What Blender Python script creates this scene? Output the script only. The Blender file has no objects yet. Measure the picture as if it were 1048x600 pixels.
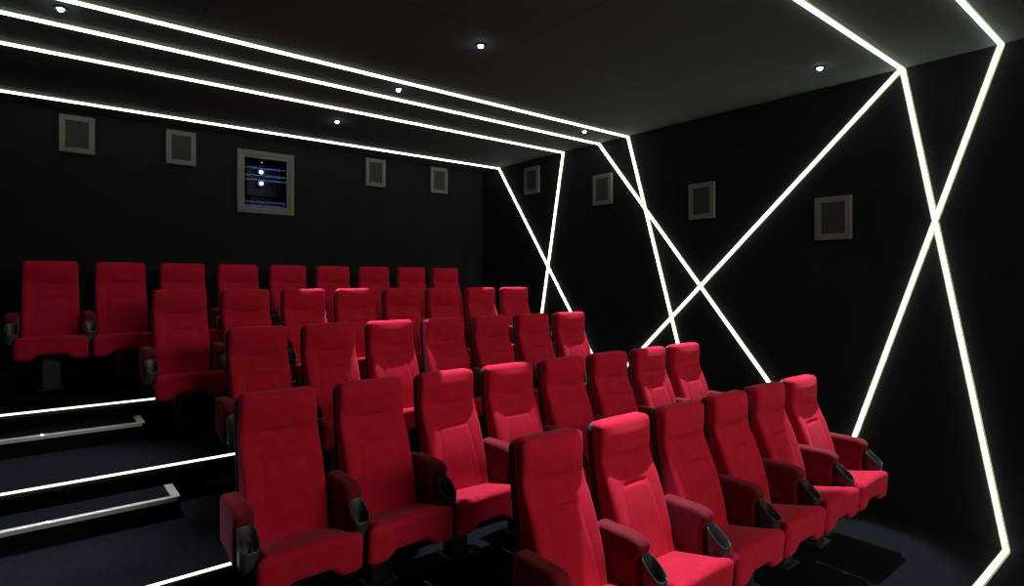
import bpy, bmesh, math, random
from mathutils import Vector, Matrix
random.seed(4)
SC = bpy.context.scene
COL = SC.collection
PI = math.pi

# ------------------------------------------------------------------ measures (metres)
RISE = 0.264            # height of one tier
ROOM_H = 3.86           # ceiling
XL, XR = -0.62, 5.75    # left and right walls
YF, YB = -5.2, 7.61     # front and back walls
EYE = 2.048             # camera height above the lowest floor
NOSE = {'A': 5.672, 'B': 4.508, 'C': 3.343, 'D': 2.179}
TIER = {'A': 4 * RISE, 'B': 3 * RISE, 'C': 2 * RISE, 'D': RISE, 'E': 0.0}
PITCH = 0.55

# ------------------------------------------------------------------ helpers
def link(o, parent=None):
    COL.objects.link(o)
    if parent is not None:
        o.parent = parent
    return o

def mesh_obj(name, verts, faces, mat, parent=None, smooth=False):
    me = bpy.data.meshes.new(name)
    me.from_pydata([tuple(v) for v in verts], [], faces)
    bm = bmesh.new(); bm.from_mesh(me)
    bmesh.ops.recalc_face_normals(bm, faces=bm.faces)
    bm.to_mesh(me); bm.free()
    if smooth:
        for p in me.polygons: p.use_smooth = True
    me.materials.append(mat)
    return link(bpy.data.objects.new(name, me), parent)

def tag(o, label, cat, group=None):
    o['label'] = label; o['category'] = cat
    if group: o['group'] = group
    return o

def empty(name, loc, rz=0.0):
    o = bpy.data.objects.new(name, None)
    o.empty_display_size = 0.1
    o.location = loc; o.rotation_euler = (0, 0, rz)
    return link(o)

def structure(o):
    o['kind'] = 'structure'
    return o

def copy_tree(o, parent=None):
    c = o.copy(); COL.objects.link(c)
    if parent is not None: c.parent = parent
    for ch in list(o.children): copy_tree(ch, c)
    return c

class Geo:
    """collects boxes and tubes into one mesh"""
    def __init__(s): s.v = []; s.f = []
    def add(s, v, f):
        n = len(s.v); s.v += [tuple(p) for p in v]; s.f += [tuple(i + n for i in q) for q in f]; return s
    def box(s, x0, x1, y0, y1, z0, z1, b=0.0):
        bm = bmesh.new()
        bmesh.ops.create_cube(bm, size=1.0)
        for v in bm.verts:
            v.co = Vector(((x0 + x1) / 2 + v.co.x * (x1 - x0), (y0 + y1) / 2 + v.co.y * (y1 - y0), (z0 + z1) / 2 + v.co.z * (z1 - z0)))
        if b > 0:
            bmesh.ops.bevel(bm, geom=list(bm.edges), offset=b, segments=2, profile=0.5, affect='EDGES')
        bm.verts.index_update()
        v = [tuple(q.co) for q in bm.verts]; f = [[q.index for q in fc.verts] for fc in bm.faces]
        bm.free()
        return s.add(v, f)
    def prism(s, c, x, y, n, z0, z1, r0, r1=None, axis='z'):
        pass
    def tube(s, pts, r, n=8, closed=False):
        pts = [Vector(p) for p in pts]; N = len(pts); rings = []
        for i, p in enumerate(pts):
            a = pts[(i - 1) % N] if (i or closed) else p
            b = pts[(i + 1) % N] if (i < N - 1 or closed) else p
            t = (b - a).normalized()
            u = t.orthogonal().normalized() if i == 0 else (up - t * up.dot(t)).normalized()
            up = u; w = t.cross(u)
            rings.append([p + (u * math.cos(k * 2 * PI / n) + w * math.sin(k * 2 * PI / n)) * r for k in range(n)])
        v = [q for rg in rings for q in rg]; f = []
        for i in range(N if closed else N - 1):
            j = (i + 1) % N
            for k in range(n):
                l = (k + 1) % n
                f.append((i * n + k, i * n + l, j * n + l, j * n + k))
        if not closed:
            f.append(tuple(range(n))); f.append(tuple((N - 1) * n + k for k in range(n)))
        return s.add(v, f)
    def lathe(s, c, prof, n=24, rx=1.0, ry=1.0):
        """prof: (radius, z) list about the vertical axis"""
        v = []; f = []
        for r, z in prof:
            for k in range(n):
                a = 2 * PI * k / n
                v.append((c[0] + r * rx * math.cos(a), c[1] + r * ry * math.sin(a), c[2] + z))
        for i in range(len(prof) - 1):
            for k in range(n):
                l = (k + 1) % n
                f.append((i * n + k, i * n + l, (i + 1) * n + l, (i + 1) * n + k))
        f.append(tuple(range(n))); f.append(tuple((len(prof) - 1) * n + k for k in range(n)))
        return s.add(v, f)
    def build(s, name, mat, parent=None, smooth=False):
        return mesh_obj(name, s.v, s.f, mat, parent, smooth)

def rbox(nx, ny, nz, hx, hy, hz, r):
    """surface grid of a box with rounded edges, centred at the origin"""
    idx = {}; v = []; f = []
    def vid(i, j, k):
        key = (i, j, k)
        if key not in idx:
            p = (hx * (2 * i / nx - 1), hy * (2 * j / ny - 1), hz * (2 * k / nz - 1))
            q = [max(-(h - r), min(h - r, c)) for c, h in zip(p, (hx, hy, hz))]
            d = Vector([a - b for a, b in zip(p, q)])
            # even spread of the corner
            if d.length > 1e-9:
                d = d.normalized() * r
            idx[key] = len(v); v.append(Vector(q) + d)
        return idx[key]
    for k in (0, nz):
        for i in range(nx):
            for j in range(ny): f.append((vid(i, j, k), vid(i + 1, j, k), vid(i + 1, j + 1, k), vid(i, j + 1, k)))
    for j in (0, ny):
        for i in range(nx):
            for k in range(nz): f.append((vid(i, j, k), vid(i + 1, j, k), vid(i + 1, j, k + 1), vid(i, j, k + 1)))
    for i in (0, nx):
        for j in range(ny):
            for k in range(nz): f.append((vid(i, j, k), vid(i, j + 1, k), vid(i, j + 1, k + 1), vid(i, j, k + 1)))
    return v, f

def curve1(knots):
    """smooth interpolation through (x, y) knots"""
    xs = [k[0] for k in knots]; ys = [k[1] for k in knots]; n = len(xs)
    m = []
    for i in range(n):
        a = max(i - 1, 0); b = min(i + 1, n - 1)
        m.append((ys[b] - ys[a]) / (xs[b] - xs[a]))
    def fn(x):
        if x <= xs[0]: return ys[0] + m[0] * (x - xs[0])
        if x >= xs[-1]: return ys[-1] + m[-1] * (x - xs[-1])
        i = 0
        while x > xs[i + 1]: i += 1
        h = xs[i + 1] - xs[i]; t = (x - xs[i]) / h
        return ((2 * t**3 - 3 * t**2 + 1) * ys[i] + (t**3 - 2 * t**2 + t) * h * m[i]
                + (-2 * t**3 + 3 * t**2) * ys[i + 1] + (t**3 - t**2) * h * m[i + 1])
    return fn

def sstep(a, b, x):
    t = max(0.0, min(1.0, (x - a) / (b - a)))
    return t * t * (3 - 2 * t)

# ------------------------------------------------------------------ materials
def new_mat(name):
    m = bpy.data.materials.new(name); m.use_nodes = True
    nt = m.node_tree; return m, nt, nt.nodes['Principled BSDF']

def noise_col(nt, bsdf, c0, c1, scale, detail=3.0, rough=0.6, bump=0.0, bump_scale=None, dist=0.002, stretch=None):
    tc = nt.nodes.new('ShaderNodeTexCoord')
    src = tc.outputs['Object']
    if stretch:
        mp = nt.nodes.new('ShaderNodeMapping'); mp.inputs['Scale'].default_value = stretch
        nt.links.new(src, mp.inputs['Vector']); src = mp.outputs['Vector']
    nz = nt.nodes.new('ShaderNodeTexNoise')
    nz.inputs['Scale'].default_value = scale; nz.inputs['Detail'].default_value = detail; nz.inputs['Roughness'].default_value = rough
    nt.links.new(src, nz.inputs['Vector'])
    cr = nt.nodes.new('ShaderNodeValToRGB')
    cr.color_ramp.elements[0].position = 0.3; cr.color_ramp.elements[1].position = 0.7
    cr.color_ramp.elements[0].color = (*c0, 1); cr.color_ramp.elements[1].color = (*c1, 1)
    nt.links.new(nz.outputs['Fac'], cr.inputs['Fac']); nt.links.new(cr.outputs['Color'], bsdf.inputs['Base Color'])
    if bump:
        n2 = nt.nodes.new('ShaderNodeTexNoise'); n2.inputs['Scale'].default_value = bump_scale or scale * 4; n2.inputs['Detail'].default_value = 2
        nt.links.new(src, n2.inputs['Vector'])
        bp = nt.nodes.new('ShaderNodeBump'); bp.inputs['Strength'].default_value = bump; bp.inputs['Distance'].default_value = dist
        nt.links.new(n2.outputs['Fac'], bp.inputs['Height']); nt.links.new(bp.outputs['Normal'], bsdf.inputs['Normal'])
    return cr

def surface(name, c0, c1, scale=8, rough=0.9, spec=0.2, metal=0.0, bump=0.0, bump_scale=None, dist=0.002, sheen=0.0, sheen_tint=(1, 1, 1), stretch=None):
    m, nt, b = new_mat(name)
    noise_col(nt, b, c0, c1, scale, bump=bump, bump_scale=bump_scale, dist=dist, stretch=stretch)
    b.inputs['Roughness'].default_value = rough
    b.inputs['Specular IOR Level'].default_value = spec
    b.inputs['Metallic'].default_value = metal
    if sheen:
        b.inputs['Sheen Weight'].default_value = sheen
        b.inputs['Sheen Roughness'].default_value = 0.45
        b.inputs['Sheen Tint'].default_value = (*sheen_tint, 1)
    return m

def emitter(name, col, strength):
    m = bpy.data.materials.new(name); m.use_nodes = True
    nt = m.node_tree; nt.nodes.clear()
    e = nt.nodes.new('ShaderNodeEmission'); e.inputs['Color'].default_value = (*col, 1); e.inputs['Strength'].default_value = strength
    o = nt.nodes.new('ShaderNodeOutputMaterial'); nt.links.new(e.outputs[0], o.inputs['Surface'])
    return m

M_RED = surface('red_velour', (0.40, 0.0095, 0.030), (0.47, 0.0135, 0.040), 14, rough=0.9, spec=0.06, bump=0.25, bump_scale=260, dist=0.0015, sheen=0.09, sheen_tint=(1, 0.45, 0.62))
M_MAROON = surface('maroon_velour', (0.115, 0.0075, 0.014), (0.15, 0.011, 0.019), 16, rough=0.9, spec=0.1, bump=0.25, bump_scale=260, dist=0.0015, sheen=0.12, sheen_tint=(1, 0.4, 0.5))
M_SHELL = surface('black_plastic', (0.012, 0.014, 0.015), (0.018, 0.020, 0.021), 30, rough=0.45, spec=0.4, bump=0.08, bump_scale=400)
M_CUP = surface('grey_plastic', (0.021, 0.026, 0.027), (0.027, 0.033, 0.034), 30, rough=0.42, spec=0.5, bump=0.05, bump_scale=500)
M_STEEL = surface('black_steel', (0.014, 0.015, 0.016), (0.022, 0.023, 0.023), 20, rough=0.55, spec=0.35)
M_WIRE = surface('bare_wire', (0.35, 0.36, 0.37), (0.42, 0.43, 0.44), 20, rough=0.35, metal=1.0)
M_WALL = surface('black_wall_cloth', (0.0105, 0.0122, 0.0145), (0.0138, 0.0158, 0.0185), 3, rough=0.95, spec=0.08, bump=0.12, bump_scale=180)
M_CARPET = surface('dark_carpet', (0.0058, 0.0058, 0.0088), (0.0105, 0.0105, 0.0150), 45, rough=1.0, spec=0.03, bump=0.5, bump_scale=330, dist=0.004)
M_RISER = surface('dark_riser_cloth', (0.0045, 0.0045, 0.0058), (0.007, 0.007, 0.0085), 30, rough=1.0, spec=0.03, bump=0.3, bump_scale=300)
M_ALU = surface('ribbed_aluminium', (0.62, 0.64, 0.67), (0.72, 0.74, 0.77), 25, rough=0.38, spec=0.5, metal=0.55, bump=0.05, bump_scale=200)
M_CHANNEL = surface('strip_channel', (0.30, 0.36, 0.17), (0.33, 0.39, 0.19), 10, rough=0.7, spec=0.2)  # pale green colour helps paint the greenish halo beside the strips
M_SPK = surface('grey_painted_frame', (0.125, 0.135, 0.122), (0.145, 0.155, 0.142), 12, rough=0.7, spec=0.2, bump=0.04)
M_GRILLE = surface('speaker_cloth', (0.034, 0.038, 0.038), (0.048, 0.053, 0.053), 160, rough=0.95, spec=0.05, bump=0.4, bump_scale=420)
M_BOOTH = surface('booth_paint', (0.012, 0.012, 0.016), (0.016, 0.016, 0.022), 4, rough=0.9, spec=0.1)
M_PROJ = surface('projector_casing', (0.08, 0.085, 0.09), (0.10, 0.105, 0.11), 10, rough=0.6, spec=0.3)
M_STRIP = emitter('led_diffuser', (1.0, 1.0, 0.86), 6.8)
M_HALO = emitter('led_halo_edge', (0.52, 0.62, 0.32), 0.36)  # weak green emission imitating the halo around the strips
M_NOSELED = emitter('led_step_line', (1.0, 1.0, 0.80), 2.6)
M_LENS = emitter('downlight_lens', (0.80, 0.80, 1.0), 60.0)
M_PLENS = emitter('projector_beam_lens', (0.35, 0.5, 1.0), 45.0)
M_GLINT = emitter('step_glint', (0.86, 0.86, 1.0), 14.0)

# ceiling: dark board with fine joints between the panels
M_CEIL, nt, b = new_mat('dark_ceiling_board')
b.inputs['Roughness'].default_value = 0.9; b.inputs['Specular IOR Level'].default_value = 0.1
tc = nt.nodes.new('ShaderNodeTexCoord'); mp = nt.nodes.new('ShaderNodeMapping')
mp.inputs['Location'].default_value = (-0.88, -0.8, 0)
nt.links.new(tc.outputs['Object'], mp.inputs['Vector'])
bk = nt.nodes.new('ShaderNodeTexBrick')
bk.offset = 0.0; bk.inputs['Scale'].default_value = 1.0
bk.inputs['Brick Width'].default_value = 2.0; bk.inputs['Row Height'].default_value = 2.5
bk.inputs['Mortar Size'].default_value = 0.003; bk.inputs['Mortar Smooth'].default_value = 0.1
bk.inputs['Color1'].default_value = (0.074, 0.102, 0.094, 1); bk.inputs['Color2'].default_value = (0.078, 0.107, 0.099, 1)
bk.inputs['Mortar'].default_value = (0.03, 0.03, 0.03, 1)
nt.links.new(mp.outputs['Vector'], bk.inputs['Vector'])
nz = nt.nodes.new('ShaderNodeTexNoise'); nz.inputs['Scale'].default_value = 1.3; nz.inputs['Detail'].default_value = 6
nt.links.new(tc.outputs['Object'], nz.inputs['Vector'])
mr = nt.nodes.new('ShaderNodeMapRange'); mr.inputs['To Min'].default_value = 0.75; mr.inputs['To Max'].default_value = 1.2
nt.links.new(nz.outputs['Fac'], mr.inputs['Value'])
mx = nt.nodes.new('ShaderNodeMix'); mx.data_type = 'RGBA'; mx.blend_type = 'MULTIPLY'; mx.inputs['Factor'].default_value = 1.0
nt.links.new(bk.outputs['Color'], mx.inputs['A']); nt.links.new(mr.outputs['Result'], mx.inputs['B'])
nt.links.new(mx.outputs['Result'], b.inputs['Base Color'])

# thin glass of the projection window
M_GLASS = bpy.data.materials.new('window_glass'); M_GLASS.use_nodes = True
nt = M_GLASS.node_tree; nt.nodes.clear()
tr = nt.nodes.new('ShaderNodeBsdfTransparent'); tr.inputs['Color'].default_value = (0.86, 0.88, 0.95, 1)
gl = nt.nodes.new('ShaderNodeBsdfGlossy'); gl.inputs['Roughness'].default_value = 0.02; gl.inputs['Color'].default_value = (0.10, 0.16, 0.5, 1)
lw = nt.nodes.new('ShaderNodeFresnel'); lw.inputs['IOR'].default_value = 1.45
ms = nt.nodes.new('ShaderNodeMixShader'); o = nt.nodes.new('ShaderNodeOutputMaterial')
nt.links.new(lw.outputs[0], ms.inputs[0]); nt.links.new(tr.outputs[0], ms.inputs[1]); nt.links.new(gl.outputs[0], ms.inputs[2]); nt.links.new(ms.outputs[0], o.inputs['Surface'])

# ------------------------------------------------------------------ the room
T = 0.2
structure(Geo().box(XL - T, XR + T, YF - T, YB + 1.6, -0.2, 0.0).build('floor', M_CARPET))
structure(Geo().box(XL - T, XR + T, YF - T, YB + 1.6, ROOM_H, ROOM_H + T).build('ceiling', M_CEIL))
structure(Geo().box(XL - T, XL, YF - T, YB + 1.6, 0, ROOM_H).build('wall_left', M_WALL))
structure(Geo().box(XR, XR + T, YF - T, YB + 1.6, 0, ROOM_H).build('wall_right', M_WALL))
structure(Geo().box(XL, XR, YF - T, YF, 0, ROOM_H).build('wall_front', M_WALL))
# back wall with the opening of the projection window
WX0, WX1, WZ0, WZ1 = 1.965, 2.60, 0.895 + EYE, 1.62 + EYE
g = Geo()
g.box(XL, WX0, YB, YB + T, 0, ROOM_H).box(WX1, XR, YB, YB + T, 0, ROOM_H).box(WX0, WX1, YB, YB + T, 0, WZ0).box(WX0, WX1, YB, YB + T, WZ1, ROOM_H)
structure(g.build('wall_back', M_WALL))
structure(Geo().box(XL, XR, YB + 1.5, YB + 1.6, 0, ROOM_H).build('wall_booth', M_BOOTH))
# stepped seating tiers
for k, y1 in (('A', YB), ('B', NOSE['A']), ('C', NOSE['B']), ('D', NOSE['C'])):
    z = TIER[k]; y0 = NOSE[k]
    top = Geo().box(XL, XR, y0 + 0.02, y1 + (0.02 if k != 'A' else 0.0), z - 0.03, z)
    t = structure(top.build('floor_tier', M_CARPET))
    structure(Geo().box(XL, XR, y0 + 0.02, y0 + 0.06, z - RISE, z - 0.03).build('riser', M_RISER, t))

# projection window
w = empty('window_1', ((WX0 + WX1) / 2, YB, (WZ0 + WZ1) / 2)); w['kind'] = 'structure'
def frame(geo, x0, x1, z0, z1, wd, y0, y1, b=0.003):
    geo.box(x0, x0 + wd, y0, y1, z0, z1, b).box(x1 - wd, x1, y0, y1, z0, z1, b)
    geo.box(x0 + wd, x1 - wd, y0, y1, z0, z0 + wd, b).box(x0 + wd, x1 - wd, y0, y1, z1 - wd, z1, b)
    return geo
hx, hz = 0.35, 0.393
frame(Geo(), -hx, hx, -hz, hz, 0.052, -0.035, 0.0).build('outer_frame', M_SPK, w)
frame(Geo(), -hx + 0.052, hx - 0.052, -hz + 0.052, hz - 0.052, 0.036, -0.02, 0.02).build('inner_frame', M_SPK, w)
Geo().box(-0.265, 0.265, 0.004, 0.010, -0.31, 0.31).build('glass_pane', M_GLASS, w)
# projector behind the glass
pz = 1.39 * 8.05 / 7.61 + EYE; pz2 = 1.246 * 8.05 / 7.61 + EYE; px = 2.222 * 8.05 / 7.61
p = tag(empty('projector', (px, 8.05, 0)), 'grey film projector with two glowing blue-white lenses behind the window in the back wall', 'projector')
Geo().box(-0.16, 0.28, 0.06, 0.62, pz2 - 0.16, pz + 0.14, 0.01).build('casing', M_PROJ, p)
Geo().box(-0.10, 0.20, 0.12, 0.55, 0.002, pz2 - 0.16, 0.01).build('stand', M_STEEL, p)
for z in (pz, pz2):
    g = Geo(); pr = [(0.052, 0.0), (0.052, 0.075), (0.040, 0.075), (0.036, 0.05)]
    g.lathe((0, 0, 0), pr, 24)
    br = g.build('lens_barrel', M_STEEL, p, True)
    br.rotation_euler = (PI / 2, 0, 0); br.location = (0, 0.06, z)
    ln = Geo().lathe((0, 0, 0), [(0.0005, 0.0), (0.019, 0.0), (0.017, 0.006), (0.010, 0.012), (0.0005, 0.014)], 20).build('lens', M_PLENS, br, True)
    ln.location = (0, 0, 0.076)

# ------------------------------------------------------------------ light strips
def strip(name, p0, p1, nrm, label, group, wd=0.050, ch=0.062, hgt=0.022, mat=M_STRIP, cat='light strip'):
    p0 = Vector(p0); p1 = Vector(p1); nrm = Vector(nrm)
    d = (p1 - p0); L = d.length; d.normalize(); s = d.cross(nrm).normalized()
    root = tag(empty(name, p0), label, cat, group)
    def bar(nm, w, h0, h1, m, ext, rnd):
        v = []; f = []
        prof = [(-w / 2, h0), (-w / 2, h1 * 0.55 if rnd else h1), (-w * 0.34 if rnd else -w / 2 + 0.001, h1), (w * 0.34 if rnd else w / 2 - 0.001, h1), (w / 2, h1 * 0.55 if rnd else h1), (w / 2, h0)]
        for t in (-ext, L + ext):
            for a, h in prof: v.append(d * t + s * a + nrm * h)
        n = len(prof)
        for k in range(n): f.append((k, (k + 1) % n, n + (k + 1) % n, n + k))
        f.append(tuple(range(n))); f.append(tuple(range(n, 2 * n)))
        mesh_obj(nm, v, f, m, root)
    bar('channel', ch, 0.001, 0.004, M_CHANNEL, 0.0, False)
    bar('halo_edge', wd, 0.002, 0.006, M_HALO, 0.0, True)  # glowing border painted in as the strip's halo
    bar('diffuser', wd * 0.66, 0.003, hgt, mat, 0.0, True)
    return root

H = ROOM_H
D_ = XR
# lengths across the ceiling, from the left wall to the right wall
CE = [(7.17, 'white light line across the ceiling nearest the back wall'),
      (5.73, 'white ceiling light line second from the back wall'),
      (5.08, 'white ceiling light line third from the back wall'),
      (4.606, 'white ceiling light line fourth from the back wall, foremost of four'),
      (1.69, 'white ceiling light line meeting two wall light lines at one corner, upper right'),
      (1.045, 'white ceiling light line nearest the screen, top right corner')]
for y, lab in CE:
    strip('light_strip', (XL + 0.003, y, H), (D_ - 0.004, y, H), (0, 0, -1), lab, 'ceiling light lines', wd=0.038, ch=0.046)
# zigzag lengths on the right wall: (y, z above eye) top and bottom
WS = [((7.17, 1.806), (5.0, -1.24), 'white wall light line slanting from the back corner down behind the middle-row end seat'),
      ((5.73, 1.807), (6.27, -0.985), 'steep white wall light line leaning back, second from the back corner'),
      ((5.085, 1.81), (2.22, -1.78), 'long white wall light line slanting down to the front row, third from the back corner'),
      ((4.606, 1.81), (3.66, -1.51), 'steep white wall light line fourth from the back corner, ending behind a spotlit end seat'),
      ((1.71, 1.80), (4.83, -1.25), 'shallow diagonal white wall light line crossing two others at mid wall'),
      ((1.69, 1.80), (1.02, -2.04), 'steep white wall light line running down to the floor near the right edge'),
      ((1.05, 1.808), (2.18, -1.775), 'white wall light line from the top right corner down to the front-row end armrest')]
for i, (a, b_, lab) in enumerate(WS):
    strip('light_strip', (D_, a[0], a[1] + EYE), (D_, b_[0], b_[1] + EYE), (-1, 0, 0), lab, 'zigzag light lines on the right wall', wd=0.041, ch=0.050, hgt=0.022 + 0.0006 * i)
strip('light_strip', (XL + 0.003, 1.02, 0), (D_ - 0.004, 1.02, 0), (0, 0, 1), 'white light line set in the floor at the lower right', 'floor light line', wd=0.046, ch=0.054)
for k, xe, lab in (('A', 0.80, 'thin white light line on the edge of the topmost tier'), ('B', 1.14, 'thin white light line on the tier edge between the two aisle steps'),
                   ('C', 0.93, 'short white light line at the bottom left edge of the photo')):
    y = NOSE[k]; z = TIER[k]
    r = tag(empty('step_light_strip', (0, y, z)), lab, 'light strip', 'light lines on the tier edges')
    Geo().box(XL + 0.003, xe + 0.1, 0.002, 0.0195, -0.040, -0.001, 0.002).build('edge_profile', M_STEEL, r)
    Geo().box(XL + 0.003, xe, -0.004, 0.006, -0.012, 0.001, 0.002).build('diffuser', M_NOSELED, r)

# ------------------------------------------------------------------ ceiling downlights
def downlight(x, y, label):
    r = tag(empty('downlight', (x, y, H)), label, 'ceiling light', 'small ceiling spotlights')
    ring = Geo().lathe((0, 0, 0), [(0.040, -0.0005), (0.040, -0.006), (0.034, -0.009), (0.024, -0.009), (0.022, -0.003)], 28).build('trim_ring', M_STEEL, r, True)
    Geo().lathe((0, 0, 0), [(0.0005, -0.026), (0.009, -0.024), (0.016, -0.018), (0.020, -0.009), (0.020, -0.0035), (0.0005, -0.003)], 20).build('lens', M_LENS, r, True)
    return r
DL = [(0.121, 4.789, 'tiny bright spotlight in the ceiling over the aisle, top left'),
      (2.653, 3.536, 'bright ceiling spotlight in bare ceiling, just ahead of the four light lines'),
      (2.655, 4.823, 'left of two ceiling spotlights between the two foremost of four light lines'),
      (5.138, 4.776, 'ceiling spotlight between two light lines close to the right wall'),
      (2.645, 6.224, 'faint small ceiling spotlight between the two rearmost light lines'),
      (5.172, 2.12, 'bright ceiling spotlight beside the right wall over the end of the front row')]
for x, y, lab in DL: downlight(x, y, lab)

def spot(x, y, tx, ty, tz, watt, half=12.0, blend=0.18):
    l = bpy.data.lights.new('downlight_beam', 'SPOT'); l.energy = watt; l.color = (0.82, 0.96, 1.0)
    l.spot_size = math.radians(2 * half); l.spot_blend = blend; l.shadow_soft_size = 0.012
    o = link(bpy.data.objects.new('downlight_beam', l)); o.location = (x, y, H - 0.045)
    o.rotation_euler = (Vector((tx, ty, tz)) - o.location).to_track_quat('-Z', 'Y').to_euler()
    return o

ROW = {'A': (6.90, 0.102, 9), 'B': (5.775, 0.983, 8), 'C': (4.545, 1.290, 7), 'D': (3.30, 1.040, 8), 'E': (2.165, 2.037, 6)}
SPOT_W = 700
spot(2.64, 6.22, 2.36, 5.52, TIER['B'] + 0.8, SPOT_W, 11)
spot(2.66, 4.82, 2.38, 4.30, TIER['C'] + 0.8, SPOT_W, 9.5)
spot(2.65, 3.536, 2.43, 3.04, TIER['D'] + 0.8, SPOT_W, 9.5)
spot(2.65, 2.30, 2.53, 1.92, 0.9, SPOT_W * 1.2, 8.5)
spot(5.16, 6.22, 4.60, 5.52, TIER['B'] + 0.8, SPOT_W, 11)
spot(5.14, 4.776, 4.68, 4.30, TIER['C'] + 0.8, SPOT_W, 9.5)
spot(5.16, 3.50, 4.66, 3.04, TIER['D'] + 0.8, SPOT_W * 1.2, 11)
spot(5.17, 2.25, 4.90, 1.90, 0.9, SPOT_W * 1.2, 12, 0.5)
for y in (4.79, 3.5):
    spot(0.12, y, -0.05, y - 0.2, 0.7, 380, 20, 0.8).data.color = (0.86, 0.90, 1.0)

# ------------------------------------------------------------------ the cinema seat
yb_ = curve1([(0.38, -0.118), (0.7, -0.066), (1.0, -0.020), (1.18, -0.002)])
yf_ = curve1([(0.41, -0.276), (0.50, -0.254), (0.60, -0.228), (0.70, -0.200), (0.80, -0.166), (0.87, -0.136), (0.93, -0.107),
              (0.98, -0.096), (1.04, -0.100), (1.10, -0.103), (1.15, -0.101), (1.19, -0.096)])
wd_ = curve1([(0.41, 0.214), (0.60, 0.215), (0.80, 0.213), (1.00, 0.209), (1.19, 0.204)])

def backrest_mesh():
    hz = 0.385; zc = 0.415 + hz
    v, f = rbox(64, 12, 134, 0.23, 0.07, hz, 0.030)
    out = []
    for p in v:
        z = p.z + zc; s = p.x / 0.23; t = (p.y + 0.07) / 0.14
        wv = wd_(z)
        c = z - (1.185 - 0.028)
        if c > 0: wv -= 0.010 * min(1.0, c / 0.028)**2
        x = s * max(wv, 0.16)
        yf = yf_(z)
        a = abs(x)
        # padded sides stand forward of the middle below the head cushion
        bol = sstep(0.09, 0.19, a) * sstep(0.46, 0.60, z) * (1 - sstep(0.93, 1.02, z))
        yf -= 0.010 * bol
        # head cushion swells in the middle
        yf -= 0.016 * (1 - (a / 0.21)**2) * sstep(0.97, 1.03, z) * (1 - sstep(1.10, 1.185, z))
        # padded panel of the lower back
        pw = 0.108 + 0.10 * max(0.0, 0.84 - z)
        pan = (1 - sstep(pw - 0.02, pw + 0.004, a)) * (1 - sstep(0.825, 0.843, z + 0.5 * a * a))
        yf -= 0.006 * pan * sstep(0.5, 0.75, z)
        mid = (1 - sstep(0.10, 0.125, a)) * sstep(0.845, 0.87, z) * (1 - sstep(0.945, 0.975, z))
        yf -= 0.003 * mid
        # stitched tucks
        e = 1 - sstep(0.070, 0.100, a)
        yf += 0.012 * e * math.exp(-((z - 0.978 - 0.1 * a * a) / 0.0058)**2)
        yf += 0.013 * e * math.exp(-((z - 0.845 + 0.5 * a * a) / 0.0058)**2)
        yf += 0.002 * math.exp(-((a - pw - 0.004) / 0.006)**2) * (1 - sstep(0.80, 0.84, z))
        yb = yb_(z)
        out.append((x, yf + (yb - yf) * t, z))
    return out, f

def shell_mesh():
    hz = 0.395; zc = 0.38 + hz
    v, f = rbox(20, 4, 40, 0.23, 0.016, hz, 0.012)
    out = []
    for p in v:
        z = p.z + zc; wv = wd_(z) + 0.004
        c = z - (1.168 - 0.04)
        if c > 0: wv -= 0.04 - math.sqrt(max(0.0, 0.04**2 - min(c, 0.04)**2))
        out.append((p.x / 0.23 * max(wv, 0.16), yb_(z) + 0.012 + p.y + 0.012 * (1 - (p.x / 0.23)**2), z))
    return out, f

def seat_mesh():
    hy = 0.255; yc = -0.345
    v, f = rbox(48, 40, 20, 0.25, hy, 0.10, 0.036)
    out = []
    for p in v:
        y = p.y + yc; s = p.x / 0.25; t = (p.z + 0.10) / 0.20
        wv = 0.221 + 0.041 * (1 - sstep(-0.575, -0.525, y))
        x = s * wv
        top = 0.512 - 0.085 * max(0.0, min(1.0, (y + 0.54) / 0.36)) + 0.010 * (1 - s * s)
        a = abs(x)
        bot = 0.312 + 0.048 * (1 - sstep(0.085, 0.16, a)) + 0.06 * sstep(-0.56, -0.25, y) * 1.0
        bot = min(bot, top - 0.075)
        z = bot + (top - bot) * t
        # front face leans under
        yy = y + 0.02 * (1 - t) * (1 - sstep(-0.60, -0.5, y))
        out.append((x, yy, z))
    return out, f

def arm_mesh():
    hy = 0.148; yc = -0.290; hz = 0.150; zc = 0.59
    v, f = rbox(12, 36, 30, 0.046, hy, hz, 0.026)
    out = []
    for p in v:
        y = p.y + yc; t = (p.z + hz) / (2 * hz)
        drop = 0.024 * max(0.0, (-0.360 - y) / 0.080)**2
        top = 0.714 - drop
        bot = 0.47 - 0.045 * (1 - sstep(-0.42, -0.15, y))
        z = bot + (top - bot) * t
        # nose of the pad stands over the cup
        yy = y + 0.022 * (1 - sstep(0.60, 0.66, z)) * (1 - sstep(-0.44, -0.36, y))
        out.append((p.x * (1 + 0.05 * math.sin(PI * t)), yy, z))
    return out, f

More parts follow.
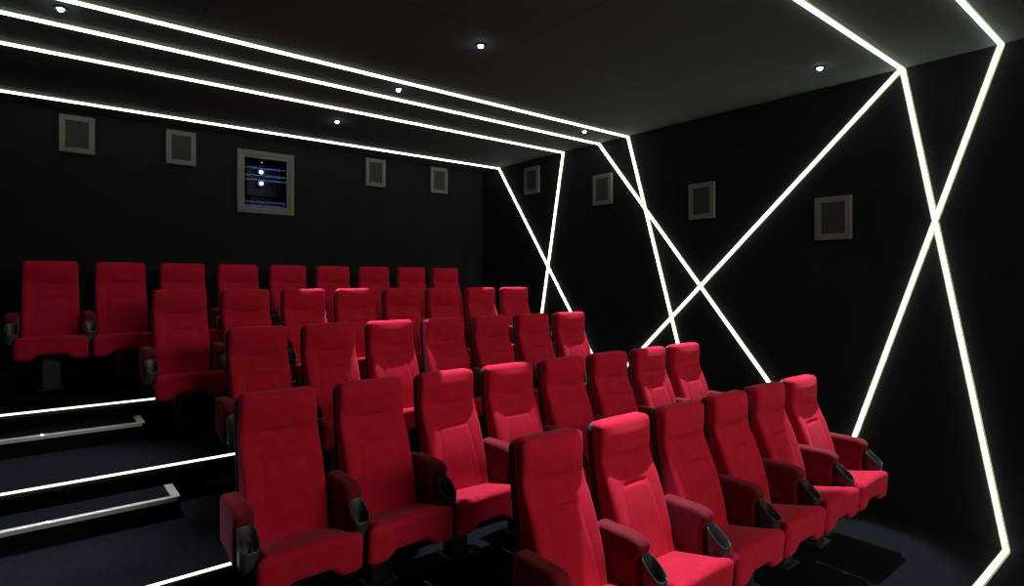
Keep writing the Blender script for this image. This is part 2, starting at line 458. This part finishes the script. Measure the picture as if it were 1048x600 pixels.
def cup_geo(x0):
    n = 40
    def ring(rx, ry, z, cy, slope, off=0.0):
        r = []
        for k in range(n):
            a = 2 * PI * k / n; c = math.cos(a); s = math.sin(a)
            e = 2.0 / 3.2
            x = rx * math.copysign(abs(c)**e, c); y = ry * math.copysign(abs(s)**e, s)
            r.append((x0 + x, cy + y, z + slope * (y / ry)))
        return r
    cy = -0.486
    rings = [ring(0.032, 0.040, 0.452, cy + 0.003, 0.0), ring(0.040, 0.048, 0.454, cy + 0.003, 0.0), ring(0.0425, 0.051, 0.463, cy + 0.002, 0.0)]
    for t in (0.25, 0.5, 0.75, 0.95):
        rings.append(ring(0.0425 + 0.0045 * t, 0.051 + 0.005 * t, 0.463 + 0.123 * t, cy + 0.002 - 0.003 * t, 0.046 * t))
    rings.append(ring(0.0470, 0.0560, 0.590, cy - 0.001, 0.047))
    rings.append(ring(0.0440, 0.0530, 0.592, cy - 0.001, 0.047))
    rings.append(ring(0.0405, 0.0495, 0.586, cy - 0.001, 0.045))
    rings.append(ring(0.0380, 0.0460, 0.530, cy, 0.02)); rings.append(ring(0.035, 0.043, 0.475, cy + 0.002, 0.0)); rings.append(ring(0.027, 0.034, 0.471, cy + 0.002, 0.0))
    v = [q for r in rings for q in r]; f = []
    for i in range(len(rings) - 1):
        for k in range(n):
            l = (k + 1) % n
            f.append((i * n + k, i * n + l, (i + 1) * n + l, (i + 1) * n + k))
    f.append(tuple(range(n))); f.append(tuple((len(rings) - 1) * n + k for k in range(n)))
    return v, f

def add_arm(root, x0):
    v, f = arm_mesh()
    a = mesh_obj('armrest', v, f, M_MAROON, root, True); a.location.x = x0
    v, f = cup_geo(0.0)
    c = mesh_obj('cup_holder', v, f, M_CUP, a, True)
    return a

def make_seat(lift):
    root = empty('cinema_seat', (0, 0, 0))
    k = lift
    body = []
    v, f = backrest_mesh(); bk = mesh_obj('backrest', v, f, M_RED, root, True)
    v, f = shell_mesh(); sh = mesh_obj('back_shell', v, f, M_SHELL, root, True)
    v, f = seat_mesh(); st = mesh_obj('seat_cushion', v, f, M_RED, root, True)
    g = Geo().box(-0.095, 0.095, -0.46, -0.16, 0.335, 0.372, 0.006).box(-0.20, 0.20, -0.25, -0.20, 0.355, 0.40, 0.006)
    g.tube([(-0.205, -0.20, 0.385), (0.205, -0.20, 0.385)], 0.014, 10)
    br = g.build('seat_bracket', M_STEEL, root)
    arm = add_arm(root, 0.275)
    for o in (bk, sh, st, br, arm): o.location.z = k
    pd = Geo().box(-0.068, 0.068, -0.215, -0.125, 0.014, 0.345 + k, 0.006).build('pedestal', M_STEEL, root)
    Geo().box(-0.10, 0.10, -0.25, -0.09, 0.0005, 0.016, 0.004).build('base_plate', M_STEEL, pd)
    return root

def first_arm(root, proto):
    src = [c for c in proto.children if c.name.startswith('armrest')][0]
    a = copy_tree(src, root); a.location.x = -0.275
    return a

proto = make_seat(0.0)
protoE = make_seat(0.10)
ORD = ['first', 'second', 'third', 'fourth', 'fifth', 'sixth', 'seventh', 'eighth', 'ninth']
RN = {'A': 'back row', 'B': 'second row from the back', 'C': 'middle row', 'D': 'second row from the front', 'E': 'front row'}
SPECIAL = {
    ('A', 0): 'red cinema seat at the far left of the back row, beside the aisle',
    ('A', 8): 'red cinema seat at the right end of the back row',
    ('B', 0): 'red cinema seat at the aisle end of the second row from the back',
    ('B', 7): 'spotlit red seat at the right end of the second row from the back',
    ('C', 0): 'red cinema seat at the aisle end of the middle row of five',
    ('C', 2): 'brightly spotlit pink-red seat third from the aisle in the middle row of five',
    ('C', 6): 'spotlit red seat at the right end of the middle row of five',
    ('D', 0): 'large red cinema seat at the lower left, aisle end of the second row',
    ('D', 7): 'spotlit red seat at the right end of the second row from the front',
    ('E', 0): 'red cinema seat nearest the camera, left end of the front row',
    ('E', 1): 'spotlit pink-red seat second from the left in the front row',
    ('E', 5): 'spotlit red seat at the right end of the front row by the wall',
}
GRP = {'A': 'seats of the back row', 'B': 'seats of the second row from the back', 'C': 'seats of the middle row', 'D': 'seats of the second row from the front', 'E': 'seats of the front row'}
used = {0: False, 1: False}
for k, (y, x0, n) in ROW.items():
    for i in range(n):
        e = 1 if k == 'E' else 0
        src = protoE if e else proto
        o = copy_tree(src) if used[e] else src
        used[e] = True
        o.location = (x0 + PITCH * i - (0.022 - 0.011 * i if k == 'E' and i < 2 else 0.0), y, TIER[k])
        lab = SPECIAL.get((k, i), 'red cinema seat, %s from the left in the %s' % (ORD[i], RN[k]))
        tag(o, lab, 'seat', GRP[k])
for k, (y, x0, n) in ROW.items():
    for o in [q for q in COL.objects if q.name.startswith('cinema_seat') and q.parent is None]:
        if abs(o.location.x - x0) < 0.03 and abs(o.location.y - y) < 0.01:
            first_arm(o, o)

# thin wire loop left in the cup of the lower left seat
yD, xD, _ = ROW['D']
pts = []
for k in range(22):
    a = 2 * PI * k / 22
    pts.append((0.016 * math.cos(a), -0.008 + 0.022 * math.sin(a), 0.03 * math.sin(a)))
wl = Geo().tube(pts, 0.0011, 6, True)
wl.tube([(0.0, -0.030, -0.030), (0.006, -0.034, -0.045), (-0.004, -0.036, -0.055)], 0.0011, 6)
w_ = wl.build('wire_loop', M_WIRE)
w_.location = (xD - 0.275, yD - 0.484, TIER['D'] + 0.560)
tag(w_, 'thin wire loop inside the cup holder of the lower left seat', 'wire')

# ------------------------------------------------------------------ aisle half steps with aluminium nosings
def half_step(y0, y1, z0, h, x1, label):
    r = tag(empty('aisle_step', (0, y0, z0)), label, 'step', 'half steps in the aisle')
    Geo().box(XL + 0.003, x1, 0.0, y1 - y0, 0.0005, h - 0.004, 0.004).build('step_body', M_RISER, r)
    Geo().box(XL + 0.004, x1 - 0.05, 0.045, y1 - y0, h - 0.004, h, 0.001).build('tread', M_CARPET, r)
    g = Geo()
    for q in range(4):                                           # ribbed top of the nosing
        g.box(XL + 0.004, x1, 0.000 + 0.009 * q, 0.006 + 0.009 * q, h - 0.003, h + 0.004, 0.001)
    g.box(XL + 0.004, x1, 0.0, 0.034, h - 0.004, h + 0.001, 0.0)
    g.box(XL + 0.004, x1 - 0.02, -0.004, 0.002, h - 0.024, h + 0.003, 0.001)
    g.box(x1 - 0.05, x1, 0.045, y1 - y0 - 0.01, h - 0.003, h + 0.003, 0.001)
    n = g.build('nosing', M_ALU, r)
    return r
s1 = half_step(5.36, 5.67, TIER['B'], RISE / 2, 0.675, 'black half step with bright aluminium nosing, the upper of two in the aisle')
s2 = half_step(4.20, 4.505, TIER['C'], RISE / 2, 0.725, 'black half step with bright aluminium nosing, the lower of two in the aisle')
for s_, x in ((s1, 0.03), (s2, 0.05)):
    glint = Geo().lathe((0, 0, 0), [(0.0005, 0.004), (0.008, 0.003), (0.010, 0.0), (0.0005, -0.001)], 14).build('nosing_glint', M_GLINT, s_, True)  # glowing dot painting the downlight's reflection on the nosing
    glint.location = (x, 0.010, RISE / 2 + 0.004)
# vent grille in the riser beside the lower step
v = tag(empty('vent_grille', (1.10, NOSE['B'] + 0.02, TIER['B'])), 'black slatted vent grille in the riser under the tier edge light', 'vent')
frame(Geo(), -0.15, 0.15, -0.205, -0.075, 0.010, -0.012, -0.001, 0.001).build('grille_frame', M_STEEL, v)
g = Geo()
for q in range(6): g.box(-0.14, 0.14, -0.010, -0.002, -0.190 + 0.018 * q, -0.183 + 0.018 * q, 0.001)
g.build('slats', M_STEEL, v)

# ------------------------------------------------------------------ surround loudspeakers
def speaker(loc, rz, label, w=0.31, h=0.395, dp=0.045):
    r = tag(empty('wall_speaker', loc, rz), label, 'speaker', 'square loudspeakers on the walls')
    Geo().box(-w / 2 + 0.006, w / 2 - 0.006, -dp * 0.7, -0.001, -h / 2 + 0.006, h / 2 - 0.006, 0.003).build('cabinet', M_SPK, r)
    frame(Geo(), -w / 2, w / 2, -h / 2, h / 2, 0.054, -dp, -dp * 0.3, 0.004).build('frame', M_SPK, r)
    Geo().box(-w / 2 + 0.052, w / 2 - 0.052, -dp * 0.85, -dp * 0.65, -h / 2 + 0.052, h / 2 - 0.052, 0.002).build('grille', M_GRILLE, r)
    return r
for x, z, lab in ((0.332, 1.562, 'grey-framed loudspeaker on the back wall, far left'), (1.315, 1.562, 'grey-framed loudspeaker on the back wall, between the far left one and the projection window'),
                  (3.80, 1.565, 'grey-framed loudspeaker on the back wall, just right of the projection window'), (4.877, 1.572, 'grey-framed loudspeaker on the back wall nearest the right corner')):
    speaker((x, YB, z + EYE), 0, lab)
for y, z, lab in ((6.366, 1.50, 'dim grey-framed loudspeaker high on the right wall, between the two rearmost wall light lines'), (4.998, 1.193, 'grey-framed loudspeaker on the right wall touching the third wall light line'),
                  (3.573, 0.89, 'grey-framed loudspeaker on the right wall left of the long diagonal light line'), (2.23, 0.585, 'grey-framed loudspeaker on the right wall nearest the screen, lowest of all')):
    speaker((XR, y, z + EYE), -PI / 2, lab)

# ------------------------------------------------------------------ added fill light, out of view
def area(name, loc, tgt, sx, sy, watt, col):
    l = bpy.data.lights.new(name, 'AREA'); l.shape = 'RECTANGLE'; l.size = sx; l.size_y = sy; l.spread = math.radians(95); l.energy = watt; l.color = col
    o = link(bpy.data.objects.new(name, l)); o.location = loc
    o.rotation_euler = (Vector(tgt) - Vector(loc)).to_track_quat('-Z', 'Y').to_euler()
    return o
area('front_fill', (3.2, -3.2, 3.4), (3.0, 4.0, 1.0), 3.0, 0.8, 42, (1.0, 0.82, 0.66))  # unseen warm fill added to brighten the seats from the front

wd = bpy.data.worlds.new('World'); SC.world = wd; wd.use_nodes = True
wd.node_tree.nodes['Background'].inputs[0].default_value = (0.02, 0.02, 0.025, 1)
wd.node_tree.nodes['Background'].inputs[1].default_value = 0.2

# ------------------------------------------------------------------ camera
cam = bpy.data.cameras.new('camera'); co = link(bpy.data.objects.new('camera', cam)); SC.camera = co
cam.sensor_fit = 'HORIZONTAL'; cam.sensor_width = 36.0
cam.lens = 591.1 / 1048 * 36.0
cam.shift_x = (524 - 509.4) / 1048
cam.shift_y = -(300 - 288.4) / 1048
co.location = (0, 0, EYE)
co.rotation_euler = (PI / 2, 0, -math.radians(38.572))
cam.clip_start = 0.02

SC.view_settings.view_transform = 'Standard'
SC.view_settings.look = 'None'
SC.view_settings.gamma = 1.0
SC.view_settings.exposure = 0.0
SC.view_settings.use_curve_mapping = False
SC.cycles.max_bounces = 6
SC.cycles.sample_clamp_indirect = 6.0
